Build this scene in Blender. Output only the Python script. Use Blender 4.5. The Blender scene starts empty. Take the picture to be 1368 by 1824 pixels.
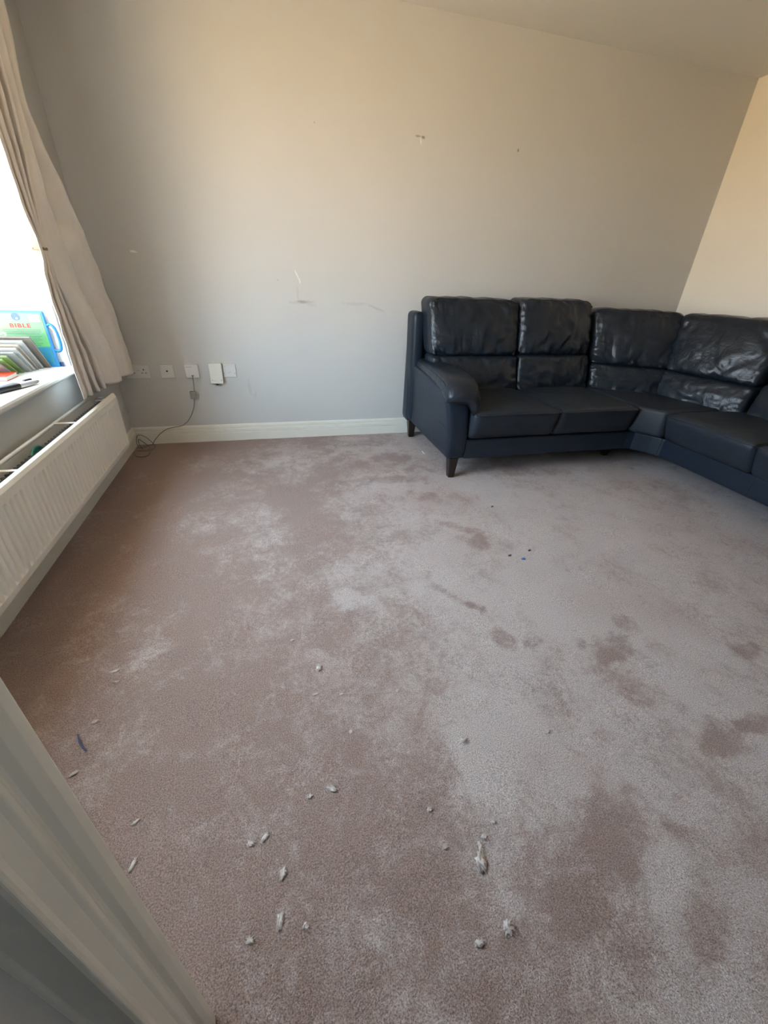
import bpy, bmesh, math, random
from mathutils import Vector, Matrix, noise
PI = math.pi
C = bpy.context.scene.collection
random.seed(7)

# ------------------------------------------------------------------ camera
F_PX = 729.29
right = Vector((0.96712, -0.25103, 0.04083)); up = Vector((0.09031, 0.48905, 0.86757)); fwd = Vector((0.23775, 0.83535, -0.49564))
cd = bpy.data.cameras.new('camera'); cam = bpy.data.objects.new('camera', cd); C.objects.link(cam)
m = Matrix((right, up, -fwd)).transposed().to_4x4(); m.translation = Vector((0, 0, 1.109)); cam.matrix_world = m
cd.sensor_fit = 'VERTICAL'; cd.sensor_height = 24; cd.lens = F_PX / 1824 * 24; cd.clip_start = 0.02
bpy.context.scene.camera = cam

# ------------------------------------------------------------------ world, exposure
vs = bpy.context.scene.view_settings
vs.view_transform = 'Standard'; vs.look = 'None'; vs.gamma = 1; vs.use_curve_mapping = False
vs.exposure = 0.76
SKY = (0.55, 0.80, 1.0); HORIZON = (1.0, 0.97, 0.92); GROUND = (1.10, 0.80, 0.45)
SKY_STRENGTH = 12.0
SUN_SIDE = (-0.95, 0.1, 1.2, 1.0)
w = bpy.data.worlds.new('world'); bpy.context.scene.world = w; w.use_nodes = True
nt = w.node_tree; nt.nodes.clear()
tc = nt.nodes.new('ShaderNodeTexCoord'); sp = nt.nodes.new('ShaderNodeSeparateXYZ'); nt.links.new(tc.outputs['Generated'], sp.inputs[0])
mr = nt.nodes.new('ShaderNodeMapRange'); mr.inputs['From Min'].default_value = -1; mr.inputs['From Max'].default_value = 1
nt.links.new(sp.outputs['Z'], mr.inputs['Value'])
cr = nt.nodes.new('ShaderNodeValToRGB'); nt.links.new(mr.outputs[0], cr.inputs[0])
e = cr.color_ramp.elements
e[0].position = 0.0; e[0].color = (*[c * 0.42 for c in GROUND], 1)
e[1].position = 1.0; e[1].color = (*SKY, 1)
for p, c in ((0.34, [c * 0.70 for c in GROUND]), (0.47, [c * 0.85 for c in GROUND]), (0.52, HORIZON), (0.62, (0.60, 0.83, 1.06))):
    k = e.new(p); k.color = (*c, 1)
# the sky is brighter towards the sun's side of the street (-Y)
az = nt.nodes.new('ShaderNodeMapRange'); az.interpolation_type = 'SMOOTHSTEP'; nt.links.new(sp.outputs['Y'], az.inputs['Value'])
az.inputs['From Min'].default_value = SUN_SIDE[0]; az.inputs['From Max'].default_value = SUN_SIDE[1]; az.inputs['To Min'].default_value = SUN_SIDE[2]; az.inputs['To Max'].default_value = SUN_SIDE[3]
ml = nt.nodes.new('ShaderNodeMath'); ml.operation = 'MULTIPLY'; ml.inputs[1].default_value = SKY_STRENGTH; nt.links.new(az.outputs[0], ml.inputs[0])
bg = nt.nodes.new('ShaderNodeBackground'); nt.links.new(ml.outputs[0], bg.inputs['Strength'])
out = nt.nodes.new('ShaderNodeOutputWorld'); nt.links.new(cr.outputs[0], bg.inputs[0]); nt.links.new(bg.outputs[0], out.inputs[0])

# room dimensions (metres)
XL, XR, YB, YN, H = -0.981, 3.417, 3.15, 0.236, 2.4     # left, right, back, near wall (room face), ceiling
WY0, WY1, WZ0, WZ1 = 0.55, 2.515, 0.655, 2.12            # window opening
XG = -1.27                                               # plane of the window frame

pl = bpy.data.lights.new('window_portal', 'AREA'); pl.shape = 'RECTANGLE'; pl.size = WY1 - WY0; pl.size_y = WZ1 - WZ0
pl.cycles.is_portal = True
po = bpy.data.objects.new('window_portal', pl); C.objects.link(po)
po.location = (XG - 0.06, (WY0 + WY1) / 2, (WZ0 + WZ1) / 2)
po.rotation_euler = Matrix(((0, 0, -1), (1, 0, 0), (0, 1, 0))).to_euler()   # local -Z looks along +X

HW = (.75, 1.10, 1.50, 1.95)                                 # made-up opening in the unseen hall end wall, added for fill light: x0, x1, z0, z1
pl = bpy.data.lights.new('hall_fill_portal', 'AREA'); pl.shape = 'RECTANGLE'; pl.size = HW[1]-HW[0]; pl.size_y = HW[3]-HW[2]
pl.cycles.is_portal = True
po = bpy.data.objects.new('hall_fill_portal', pl); C.objects.link(po); po.location = ((HW[0]+HW[1])/2, -1.39, (HW[2]+HW[3])/2)
po.rotation_euler = (PI/2, 0, PI)

# ------------------------------------------------------------------ materials
class NB:
    def __init__(s, name):
        s.m = bpy.data.materials.new(name); s.m.use_nodes = True; s.t = s.m.node_tree; s.p = s.t.nodes['Principled BSDF']
    def n(s, kind, **kw):
        x = s.t.nodes.new('ShaderNode' + kind)
        for k, v in kw.items():
            if hasattr(x, k): setattr(x, k, v)
            else: x.inputs[k.replace('_', ' ')].default_value = v
        return x
    def l(s, a, b): s.t.links.new(a, b)
    def math(s, op, a, b=None, c=None, clamp=False):
        x = s.t.nodes.new('ShaderNodeMath'); x.operation = op; x.use_clamp = clamp
        for i, v in enumerate((a, b, c)):
            if v is None: continue
            if isinstance(v, (int, float)): x.inputs[i].default_value = v
            else: s.l(v, x.inputs[i])
        return x.outputs[0]
    def mix(s, f, a, b, bt='MIX'):
        x = s.t.nodes.new('ShaderNodeMix'); x.data_type = 'RGBA'; x.blend_type = bt
        for sock, v in ((x.inputs[0], f), (x.inputs[6], a), (x.inputs[7], b)):
            if isinstance(v, (int, float)): sock.default_value = v
            elif isinstance(v, tuple): sock.default_value = (*v, 1)
            else: s.l(v, sock)
        return x.outputs[2]
    def pos(s): return s.t.nodes.new('ShaderNodeTexCoord').outputs['Object']
    def noise(s, vec, scale, detail=3, rough=.5, dist=0):
        x = s.t.nodes.new('ShaderNodeTexNoise'); s.l(vec, x.inputs['Vector'])
        x.inputs['Scale'].default_value = scale; x.inputs['Detail'].default_value = detail
        x.inputs['Roughness'].default_value = rough; x.inputs['Distortion'].default_value = dist
        return x.outputs['Fac']
    def bump(s, h, strength, dist, normal=None):
        x = s.t.nodes.new('ShaderNodeBump'); x.inputs['Strength'].default_value = strength; x.inputs['Distance'].default_value = dist
        s.l(h, x.inputs['Height'])
        if normal: s.l(normal, x.inputs['Normal'])
        s.l(x.outputs[0], s.p.inputs['Normal']); return x.outputs[0]

def simple(name, col, rough=.5, metal=0, nscale=60, namt=.08, bump=.1, bd=.001, spec=.5):
    b = NB(name); v = b.pos(); f = b.noise(v, nscale)
    lo = tuple(c * (1 - namt) for c in col); hi = tuple(min(1, c * (1 + namt)) for c in col)
    b.l(b.mix(f, lo, hi), b.p.inputs['Base Color'])
    b.p.inputs['Roughness'].default_value = rough; b.p.inputs['Metallic'].default_value = metal
    b.p.inputs['Specular IOR Level'].default_value = spec
    if bump: b.bump(b.noise(v, nscale * 3), bump, bd)
    return b.m

def wall_material(name, col, marks=()):
    b = NB(name); v = b.pos(); f = b.noise(v, 2.2, 4)
    c = b.mix(f, tuple(x * .97 for x in col), tuple(x * 1.03 for x in col))
    if marks:
        sep = b.n('SeparateXYZ'); b.l(v, sep.inputs[0])
        nz = b.math('SUBTRACT', b.noise(v, 45, 4, .65), .5)
        nz2 = b.noise(v, 160, 2)
        for (mx, mz, rx, rz, ang, mc, amt) in marks:
            dx = b.math('SUBTRACT', sep.outputs[0], mx); dz = b.math('SUBTRACT', sep.outputs[2], mz)
            ca, sa = math.cos(ang), math.sin(ang)
            u = b.math('DIVIDE', b.math('ADD', b.math('MULTIPLY', dx, ca), b.math('MULTIPLY', dz, sa)), rx)
            q = b.math('DIVIDE', b.math('SUBTRACT', b.math('MULTIPLY', dz, ca), b.math('MULTIPLY', dx, sa)), rz)
            d = b.math('SQRT', b.math('ADD', b.math('MULTIPLY', u, u), b.math('MULTIPLY', q, q)))
            d = b.math('ADD', d, b.math('MULTIPLY', nz, 1.8))
            k = b.math('MULTIPLY', b.math('SUBTRACT', 1.0, d, clamp=True), 2.2, clamp=True)
            k = b.math('MULTIPLY', k, b.math('MULTIPLY_ADD', nz2, .8, .35, clamp=True))
            c = b.mix(b.math('MULTIPLY', k, amt), c, mc)
    b.l(c, b.p.inputs['Base Color']); b.p.inputs['Roughness'].default_value = .85; b.p.inputs['Specular IOR Level'].default_value = .25
    b.bump(b.noise(v, 260, 2), .12, .0006)
    return b.m

WALL = (0.54, 0.535, 0.515)
DK = (.16, .13, .10); WH = (.92, .92, .9)
back_marks = [(.225, 1.108, .006, .034, .45, WH, .5), (.243, 1.07, .0045, .018, .1, WH, .5), (.225, 1.0, .01, .05, 0, DK, .12),
    (.258, .946, .035, .012, -.05, DK, .55), (.25, .945, .10, .014, .05, DK, .22), (.30, .94, .05, .02, -.3, DK, .16),
    (.62, .945, .12, .012, 0, DK, .16), (.77, .92, .09, .010, -.35, DK, .24), (.10, 1.07, .008, .006, 0, DK, .3),
    (.373, 1.866, .006, .006, 0, DK, .7), (1.00, 1.868, .022, .006, 0, DK, .7), (1.035, 1.866, .014, .009, 0, DK, .9),
    (1.02, 1.845, .006, .02, .3, WH, .5), (1.687, 1.864, .008, .011, 0, DK, 1.0),
    (-.718, 1.185, .022, .006, -.1, WH, .8), (-.153, .386, .014, .07, .1, DK, .16), (-.12, .33, .01, .05, -.2, DK, .12), (-.36, .405, .03, .012, 0, DK, .8)]
M_wall = wall_material('painted_wall', WALL)
M_wall_back = wall_material('painted_wall_scuffed', WALL, back_marks)
M_ceiling = wall_material('painted_ceiling', (.72, .71, .68))
M_wall_right = wall_material('pale_right_wall', (.80, .75, .66))  # right wall, paler and warmer than the other walls
M_reveal = simple('white_reveal_paint', (.80, .80, .78), .7)
M_gloss = simple('white_gloss_paint', (.72, .70, .62), .32, nscale=12, namt=.03, bump=.05)
M_hall = simple('hall_wall_paint', (.42, .44, .45), .8)
M_plastic = simple('white_switch_plastic', (.64, .64, .62), .3, nscale=20, namt=.02, bump=0)
M_cream = simple('cream_box_plastic', (.72, .72, .64), .4, nscale=20, namt=.02, bump=0)
M_black = simple('black_plastic', (.015, .015, .018), .4, bump=0)
M_slot = simple('socket_hole_dark', (.01, .01, .01), .8, bump=0)
M_greyp = simple('grey_filter_plastic', (.30, .29, .28), .5, bump=0)
M_mark = simple('grey_print', (.30, .30, .30), .6, bump=0)
M_cable = simple('grey_phone_cable', (.16, .145, .125), .5, bump=0)
M_rad = simple('radiator_enamel', (.76, .73, .66), .34, nscale=6, namt=.02, bump=0)
M_fin = simple('radiator_fin_steel', (.13, .13, .13), .6, nscale=40, namt=.4)
M_chrome = simple('dull_chrome', (.6, .58, .55), .3, metal=1, bump=0)
M_leg = simple('dark_wood_leg', (.018, .010, .007), .3, nscale=30, namt=.3)
M_sillm = simple('sill_gloss', (.66, .65, .62), .35, nscale=15, namt=.02, bump=.03)
M_green = simple('green_plastic', (.0, .13, .09), .35, bump=0)
M_blue = simple('blue_book_plastic', (.006, .14, .34), .35, bump=0)
M_darkblue = simple('dark_blue_back_card', (.02, .06, .16), .5, bump=0)
M_mint = NB('mint_cover'); 
v = M_mint.pos(); sx_ = M_mint.n('SeparateXYZ'); M_mint.l(v, sx_.inputs[0])
rmp = M_mint.n('ValToRGB'); M_mint.l(M_mint.math('MULTIPLY_ADD', M_mint.math('SUBTRACT', M_mint.noise(v, 9), .5), .12, M_mint.math('MULTIPLY', sx_.outputs[2], 4.0)), rmp.inputs[0])
ee = rmp.color_ramp.elements; ee[0].position = 0; ee[0].color = (.015, .14, .21, 1); ee[1].position = 1; ee[1].color = (.055, .17, .115, 1)
for p, c in ((.36, (.018, .14, .20, 1)), (.40, (.08, .26, .07, 1)), (.62, (.06, .17, .07, 1))):
    k = ee.new(p); k.color = c
M_mint.l(rmp.outputs[0], M_mint.p.inputs['Base Color']); M_mint.p.inputs['Roughness'].default_value = .3; M_mint = M_mint.m
M_red = simple('red_print', (.22, .003, .008), .5, bump=0)
M_redcover = simple('orange_red_cover', (.38, .035, .008), .4, nscale=18, namt=.5, bump=0)
M_pages = NB('page_edges'); v = M_pages.pos(); wv = M_pages.n('TexWave', Scale=180.0, Distortion=.6); wv.bands_direction = 'Y'
M_pages.l(v, wv.inputs['Vector']); M_pages.l(M_pages.mix(wv.outputs['Fac'], (.34, .33, .29), (.56, .55, .51)), M_pages.p.inputs['Base Color']); M_pages = M_pages.m
M_covers = [simple('book_cover_' + n, c, .45, nscale=14, namt=.35, bump=0) for n, c in
            (('grey', (.24, .23, .21)), ('green', (.16, .23, .06)), ('white', (.34, .34, .32)), ('buff', (.27, .22, .16)), ('brown', (.13, .11, .085)))]
M_lint = simple('white_lint', (.56, .475, .435), .95, nscale=300, namt=.25, bump=.5, bd=.002)
M_lintdark = simple('dark_crumb', (.10, .075, .07), .9, nscale=300, namt=.3)
M_bluebit = simple('blue_fleck', (.05, .16, .42), .6, bump=0)
M_navythread = simple('navy_thread', (.05, .06, .12), .8)

# thin window glass
b = NB('window_glass'); b.t.nodes.remove(b.p)
tr = b.n('BsdfTransparent'); gl = b.n('BsdfGlossy', Roughness=0.0); fr = b.n('LayerWeight'); mx = b.n('MixShader')
b.l(b.math('MULTIPLY_ADD', b.math('POWER', fr.outputs['Facing'], 5.0), .6, .03), mx.inputs[0]); b.l(tr.outputs[0], mx.inputs[1]); b.l(gl.outputs[0], mx.inputs[2])
b.l(mx.outputs[0], b.t.nodes['Material Output'].inputs[0]); M_glass = b.m

# leather
def leather(name, col, wr=1.0):
    b = NB(name); v = b.pos()
    b.l(b.mix(b.noise(v, 5, 3), tuple(c * .8 for c in col), tuple(c * 1.2 for c in col)), b.p.inputs['Base Color'])
    b.p.inputs['Roughness'].default_value = .40; b.p.inputs['Specular IOR Level'].default_value = .30
    n1 = b.bump(b.noise(v, 420, 3, .6), .12, .0006)
    b.bump(b.noise(v, 14, 4, .6, 1.2), .30 * wr, .006, n1)
    return b.m
M_leather = leather('navy_leather', (.0105, .0165, .027))
M_leather_soft = leather('navy_leather_creased', (.0100, .0148, .0225), 2.6)
M_leather_soft.node_tree.nodes['Principled BSDF'].inputs['Roughness'].default_value = .34
M_leather_soft.node_tree.nodes['Principled BSDF'].inputs['Specular IOR Level'].default_value = .38
M_leather_seat = leather('navy_leather_seat', (.0155, .0205, .029))  # seat leather, slightly paler and less glossy than the rest
M_leather_seat.node_tree.nodes['Principled BSDF'].inputs['Roughness'].default_value = .50
M_pipe = simple('leather_seam', (.008, .011, .018), .45, bump=0)

# curtain satin
b = NB('satin_curtain'); v = b.pos()
mp = b.n('Mapping'); mp.inputs['Scale'].default_value = (1, 1, .12); b.l(v, mp.inputs['Vector'])
f = b.noise(mp.outputs[0], 40, 4, .6)
wv = b.n('TexWave', Scale=4.5, Distortion=14.0, Detail=1.5); wv.bands_direction = 'DIAGONAL'; wv.inputs['Detail Scale'].default_value = .7; b.l(v, wv.inputs['Vector'])
line = b.math('POWER', wv.outputs['Fac'], 14.0)
c = b.mix(f, (.76, .70, .64), (.86, .82, .76)); c = b.mix(b.math('MULTIPLY', line, .35), c, (.82, .79, .74))
b.l(c, b.p.inputs['Base Color']); b.p.inputs['Roughness'].default_value = .33
b.p.inputs['Anisotropic'].default_value = .4; b.p.inputs['Sheen Weight'].default_value = .3
b.bump(b.noise(mp.outputs[0], 22, 4, .6), .35, .006)
tl = b.n('BsdfTranslucent', Color=(.62, .52, .42, 1)); mx = b.n('MixShader'); mx.inputs[0].default_value = .07
b.l(b.p.outputs[0], mx.inputs[1]); b.l(tl.outputs[0], mx.inputs[2]); b.l(mx.outputs[0], b.t.nodes['Material Output'].inputs[0])
M_curtain = b.m

# carpet
b = NB('pink_beige_carpet'); v = b.pos()
at = b.n('Attribute'); at.attribute_name = 'pile'
mot = b.math('ADD', b.math('MULTIPLY', b.math('SUBTRACT', b.noise(v, 12, 6, .75, .8), .5), 1.15), b.math('MULTIPLY', b.math('SUBTRACT', b.noise(v, 55, 3, .7), .5), .75))
pr = b.n('MapRange', interpolation_type='SMOOTHSTEP'); pr.inputs['From Min'].default_value = .12; pr.inputs['From Max'].default_value = .90
b.l(b.math('ADD', at.outputs['Fac'], mot), pr.inputs['Value']); pile = pr.outputs[0]
tuft = b.noise(v, 320, 3, .75); tuft2 = b.noise(v, 110, 3, .6)
c = b.mix(pile, (.305, .203, .170), (.530, .435, .402))
rosy = b.noise(v, 1.6, 3)
c = b.mix(b.math('MULTIPLY', b.math('SUBTRACT', rosy, .5, clamp=True), 1.6, clamp=True), c, (.34, .205, .165))
cc = b.n('MapRange'); cc.inputs['From Min'].default_value = .34; cc.inputs['From Max'].default_value = .66
cc.inputs['To Min'].default_value = .42; cc.inputs['To Max'].default_value = 1.50; b.l(tuft, cc.inputs['Value'])
x = b.n('VectorMath', operation='SCALE'); b.l(c, x.inputs[0]); b.l(cc.outputs[0], x.inputs['Scale'])
b.l(x.outputs[0], b.p.inputs['Base Color']); b.p.inputs['Roughness'].default_value = .95; b.p.inputs['Specular IOR Level'].default_value = .1
b.p.inputs['Sheen Weight'].default_value = .25; b.p.inputs['Sheen Roughness'].default_value = .5
n1 = b.bump(b.math('ADD', tuft, b.math('MULTIPLY', tuft2, .8)), .9, .006)
M_carpet = b.m

# ------------------------------------------------------------------ mesh helpers
def link(name, bm, mat, parent=None, smooth=False, bevel=0, seg=3, recalc=True):
    if recalc: bmesh.ops.recalc_face_normals(bm, faces=bm.faces)
    me = bpy.data.meshes.new(name); bm.to_mesh(me); bm.free()
    o = bpy.data.objects.new(name, me); C.objects.link(o)
    for k in (mat if isinstance(mat, (list, tuple)) else [mat]): me.materials.append(k)
    if smooth: me.shade_smooth()
    if bevel:
        md = o.modifiers.new('bevel', 'BEVEL'); md.width = bevel; md.segments = seg; md.limit_method = 'ANGLE'; md.angle_limit = .6
    if parent: o.parent = parent
    return o
def box(bm, x0, x1, y0, y1, z0, z1, mi=0):
    vv = [bm.verts.new(p) for p in ((x0,y0,z0),(x1,y0,z0),(x1,y1,z0),(x0,y1,z0),(x0,y0,z1),(x1,y0,z1),(x1,y1,z1),(x0,y1,z1))]
    for f in ((0,3,2,1),(4,5,6,7),(0,1,5,4),(1,2,6,5),(2,3,7,6),(3,0,4,7)):
        q = bm.faces.new([vv[i] for i in f]); q.material_index = mi
def bx(*a):
    bm = bmesh.new(); box(bm, *a); return bm
def prism(pts, axis, a, b_, bm=None):
    """extrude a 2-D outline along an axis: axis x -> pts are (y,z); y -> (x,z); z -> (x,y)"""
    bm = bm or bmesh.new()
    def P(p, t): return {'x': (t, p[0], p[1]), 'y': (p[0], t, p[1]), 'z': (p[0], p[1], t)}[axis]
    A = [bm.verts.new(P(p, a)) for p in pts]; B = [bm.verts.new(P(p, b_)) for p in pts]; n = len(pts)
    for i in range(n): bm.faces.new((A[i], A[(i+1) % n], B[(i+1) % n], B[i]))
    bm.faces.new(A); bm.faces.new(B[::-1]); return bm
def tube(bm, pts, r, n=8, closed=False, cap=True):
    pts = [Vector(p) for p in pts]; rings = []; N = len(pts); prev = None
    for i, p in enumerate(pts):
        t = (pts[(i+1) % N] - pts[i-1]) if closed or 0 < i < N-1 else (pts[1]-pts[0] if i == 0 else pts[-1]-pts[-2])
        t.normalize()
        a = prev if prev else (Vector((0,0,1)) if abs(t.z) < .9 else Vector((1,0,0)))
        s = t.cross(a); s = s.normalized() if s.length > 1e-6 else t.orthogonal().normalized(); a = s.cross(t).normalized(); prev = a
        rr = r[i] if isinstance(r, (list, tuple)) else r
        rings.append([bm.verts.new(p + rr*(math.cos(k*2*PI/n)*a + math.sin(k*2*PI/n)*s)) for k in range(n)])
    for i in range(N if closed else N-1):
        A, B = rings[i], rings[(i+1) % N]
        for k in range(n): bm.faces.new((A[k], A[(k+1) % n], B[(k+1) % n], B[k]))
    if cap and not closed: bm.faces.new(rings[0][::-1]); bm.faces.new(rings[-1])
    return bm
def smooth_path(pts, k=6):
    P = [Vector(p) for p in pts]; out = []
    for i in range(len(P)-1):
        p0, p1, p2, p3 = P[max(i-1,0)], P[i], P[i+1], P[min(i+2,len(P)-1)]
        for j in range(k):
            t = j/k; out.append(.5*((2*p1)+(p2-p0)*t+(2*p0-5*p1+4*p2-p3)*t*t+(3*p1-p0-3*p2+p3)*t**3))
    out.append(P[-1]); return out
def rbox(hx, hy, hz, r, nx, ny, nz):
    """rounded box centred on the origin, dense surface grid (list of verts, faces) in a bmesh"""
    bm = bmesh.new(); h = (hx, hy, hz); n = (nx, ny, nz)
    for ax in range(3):
        u, v_ = (ax+1) % 3, (ax+2) % 3
        for sgn in (-1, 1):
            g = []
            for i in range(n[u]+1):
                row = []
                for j in range(n[v_]+1):
                    p = [0,0,0]; p[ax] = sgn*h[ax]
                    p[u] = -math.cos(PI*i/n[u])*h[u]*.35 + (2*i/n[u]-1)*h[u]*.65
                    p[v_] = -math.cos(PI*j/n[v_])*h[v_]*.35 + (2*j/n[v_]-1)*h[v_]*.65
                    q = Vector([max(-(h[k]-r), min(h[k]-r, p[k])) for k in range(3)]); d = Vector(p)-q
                    row.append(bm.verts.new(q + d.normalized()*r))
                g.append(row)
            for i in range(n[u]):
                for j in range(n[v_]):
                    f = (g[i][j], g[i+1][j], g[i+1][j+1], g[i][j+1]); bm.faces.new(f if sgn > 0 else f[::-1])
    bmesh.ops.remove_doubles(bm, verts=bm.verts, dist=1e-5)
    return bm
def disc(bm, c, axis, r, n=16, depth=.001):
    c = Vector(c); a = Vector(axis).normalized(); s = a.orthogonal().normalized(); t = a.cross(s)
    A = [bm.verts.new(c + r*(math.cos(k*2*PI/n)*s+math.sin(k*2*PI/n)*t)) for k in range(n)]
    B = [bm.verts.new(q.co + a*depth) for q in A]
    for k in range(n): bm.faces.new((A[k], A[(k+1) % n], B[(k+1) % n], B[k]))
    bm.faces.new(A[::-1]); bm.faces.new(B); return bm
def thing(name, label, cat, loc=(0,0,0), group=None):
    o = bpy.data.objects.new(name, None); C.objects.link(o); o.location = loc; o.empty_display_size = .05
    o['label'] = label; o['category'] = cat
    if group: o['group'] = group
    return o
def tag(o, label, cat, group=None):
    o['label'] = label; o['category'] = cat
    if group: o['group'] = group
    return o
def struct(o): o['kind'] = 'structure'; return o
def rebase(root):
    """children were built in world coordinates: keep them there under a moved empty"""
    off = Matrix.Translation(root.location)
    for ch in root.children: ch.matrix_parent_inverse = off.inverted()

# ------------------------------------------------------------------ the room
TH = .12
# carpet: grid mesh with the lie of the pile stored per vertex
PATCH = [(1.176, 0.427, 0.095, 0.064, 0.26, -0.55), (1.303, 0.433, 0.07, 0.032, -2.9, -0.5), (1.553, 0.659, 0.067, 0.031, -2.94, -0.35), (1.075, 0.791, 0.103, 0.06, 2.83, -0.45), (1.242, 0.867, 0.056, 0.041, 2.68, -0.35), (0.719, 0.896, 0.047, 0.038, 2.01, -0.45), (0.829, 0.871, 0.044, 0.031, -2.7, -0.4), (0.704, 1.07, 0.047, 0.026, 2.67, -0.55), (0.625, 1.167, 0.126, 0.023, 2.17, -0.35), (0.882, 1.637, 0.132, 0.042, 2.25, -0.35), (0.932, 1.48, 0.066, 0.06, 2.58, -0.4), (0.792, 2.616, 0.122, 0.081, 3.08, -0.4), (0.826, 1.998, 0.084, 0.048, 2.44, -0.35), (0.656, 2.261, 0.216, 0.057, 2.98, -0.3), (0.695, 0.301, 0.107, 0.085, 0.31, -0.45), (0.535, 0.215, 0.078, 0.047, -3.06, -0.4), (0.741, 0.12, 0.085, 0.042, 0.41, -0.35), (0.741, 0.638, 0.09, 0.053, 2.49, -0.25), (1.05, 0.608, 0.127, 0.055, 2.39, -0.3), (0.88, 0.256, 0.059, 0.026, 3.1, -0.2), (1.084, 1.029, 0.21, 0.117, 0.75, 0.25), (0.695, 1.336, 0.181, 0.114, 1.18, 0.25), (0.504, 0.551, 0.182, 0.097, 0.74, 0.25), (1.382, 0.723, 0.165, 0.085, -2.85, 0.2), (0.625, 0.418, 0.177, 0.056, 0.74, 0.2), (0.73, 0.206, 0.081, 0.04, 0.54, 0.3), (0.237, 1.208, 0.09, 0.046, 2.59, 0.3), (0.365, 0.239, 0.045, 0.032, 0.72, 0.2), (-0.397, 0.917, 0.339, 0.148, 2.81, -0.1), (-0.34, 0.675, 0.169, 0.045, 2.55, -0.3), (-0.673, 1.0, 0.083, 0.045, -3.05, -0.3), (0.173, 0.404, 0.232, 0.114, 2.91, -0.12), (-0.13, 0.297, 0.211, 0.067, 2.87, -0.1), (-0.154, 1.732, 0.326, 0.215, 2.78, -0.12), (0.17, 2.012, 0.237, 0.185, 1.58, -0.1), (1.315, 1.948, 0.286, 0.165, 2.48, 0.15), (-0.061, 2.601, 0.221, 0.124, 2.91, 0.25), (0.587, 2.813, 0.295, 0.111, 3.0, 0.25), (-0.632, 2.995, 0.231, 0.085, 2.95, -0.2), (1.944, 2.279, 0.78, 0.133, 3.0, -0.2), (-0.005, 2.181, 0.176, 0.067, 2.13, -0.2)]
bm = bmesh.new(); lay = bm.verts.layers.float.new('pile')
NX, NY = 440, 357
X0, X1, Y0, Y1 = XL, XR, -.42, YB
def fbm(x, y, z, o=4): return noise.fractal(Vector((x, y, z)), 1.0, 2.0, o)
grid = []
for j in range(NY+1):
    row = []
    for i in range(NX+1):
        x = X0+(X1-X0)*i/NX; y = Y0+(Y1-Y0)*j/NY
        s = (x*.8+y*.6); t = (-x*.6+y*.8)
        base = .45 + .29*max(-1, min(1, (x-.15-.10*y)/.8)) - .06*max(0, min(1, (.9-y)/.6))
        n1 = fbm(x*2.3+11, y*2.3, 1.7); n2 = fbm(x*5.5, y*5.0+4, 5.1); n3 = noise.noise(Vector((s*3.0, t*13, 2.2)))
        val = base + .30*n1 + .20*n2 + .08*n3
        edge = fbm(x*13, y*13, 8.0, 6)*.85
        for (px, py, rx, ry, an, a) in PATCH:
            dx, dy = x-px, y-py
            if abs(dx) > 3*max(rx, ry) or abs(dy) > 3*max(rx, ry): continue
            ca, sa = math.cos(an), math.sin(an)
            d = math.hypot((dx*ca+dy*sa)/rx, (dy*ca-dx*sa)/ry) + edge
            val += .9*a*max(0, min(1, (1.25-d)*1.6))
        q = bm.verts.new((x, y, .0015*fbm(x*6, y*6, 3.3))); q[lay] = max(0, min(1, val)); row.append(q)
    grid.append(row)
for j in range(NY):
    for i in range(NX): bm.faces.new((grid[j][i], grid[j][i+1], grid[j+1][i+1], grid[j+1][i]))
struct(link('floor', bm, M_carpet, smooth=True))

struct(link('ceiling', bx(XL-.4, XR+TH, YN-TH, YB+TH, H, H+.1), M_ceiling))
struct(link('wall_back', bx(XL-.4, XR+TH, YB, YB+TH, -.05, H), M_wall_back))
struct(link('wall_right', bx(XR, XR+TH, YN-TH, YB, -.05, H), M_wall_right))
bm = bmesh.new()
XO = XL-.36
box(bm, XO, XL, YN-TH, YB, -.05, WZ0-.03); box(bm, XO, XL, YN-TH, YB, WZ1, H)
box(bm, XO, XL, YN-TH, WY0, WZ0-.03, WZ1); box(bm, XO, XL, WY1, YB, WZ0-.03, WZ1)
struct(link('wall_left', bm, M_wall))
DX0, DX1, DZ = -.205, 1.50, 2.03
bm = bmesh.new()
box(bm, XL, DX0-.03, YN-TH+.02, YN, -.05, H); box(bm, DX1+.03, XR, YN-TH+.02, YN, -.05, H); box(bm, DX0-.03, DX1+.03, YN-TH+.02, YN, DZ+.03, H)
struct(link('wall_near', bm, M_wall))
# white lining of the window recess
bm = bmesh.new()
box(bm, XG, XL-.0005, WY1-.004, WY1+.0, WZ0, WZ1); box(bm, XG, XL-.0005, WY0, WY0+.004, WZ0, WZ1); box(bm, XG, XL-.0005, WY0, WY1, WZ1-.004, WZ1)
struct(link('trim_1', bm, M_reveal))
# window frame, mullions and panes
wnd = thing('window_1', '', ''); del wnd['label'], wnd['category']; struct(wnd)
bm = bmesh.new(); fw = .055
box(bm, XG-.05, XG, WY0, WY1, WZ0, WZ0+fw); box(bm, XG-.05, XG, WY0, WY1, WZ1-fw, WZ1)
for yc in (WY0+fw/2, WY0+(WY1-WY0)/3, WY0+2*(WY1-WY0)/3, WY1-fw/2): box(bm, XG-.05, XG, yc-fw/2, yc+fw/2, WZ0+fw, WZ1-fw)
link('window_frame', bm, simple('white_upvc', (.82, .83, .82), .3, bump=0), wnd, bevel=.004)
for k in range(3):
    ya = WY0+(WY1-WY0)*k/3+fw/2; yb = WY0+(WY1-WY0)*(k+1)/3-fw/2
    link('pane', bx(XG-.028, XG-.024, ya, yb, WZ0+fw, WZ1-fw), M_glass, wnd)
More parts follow.
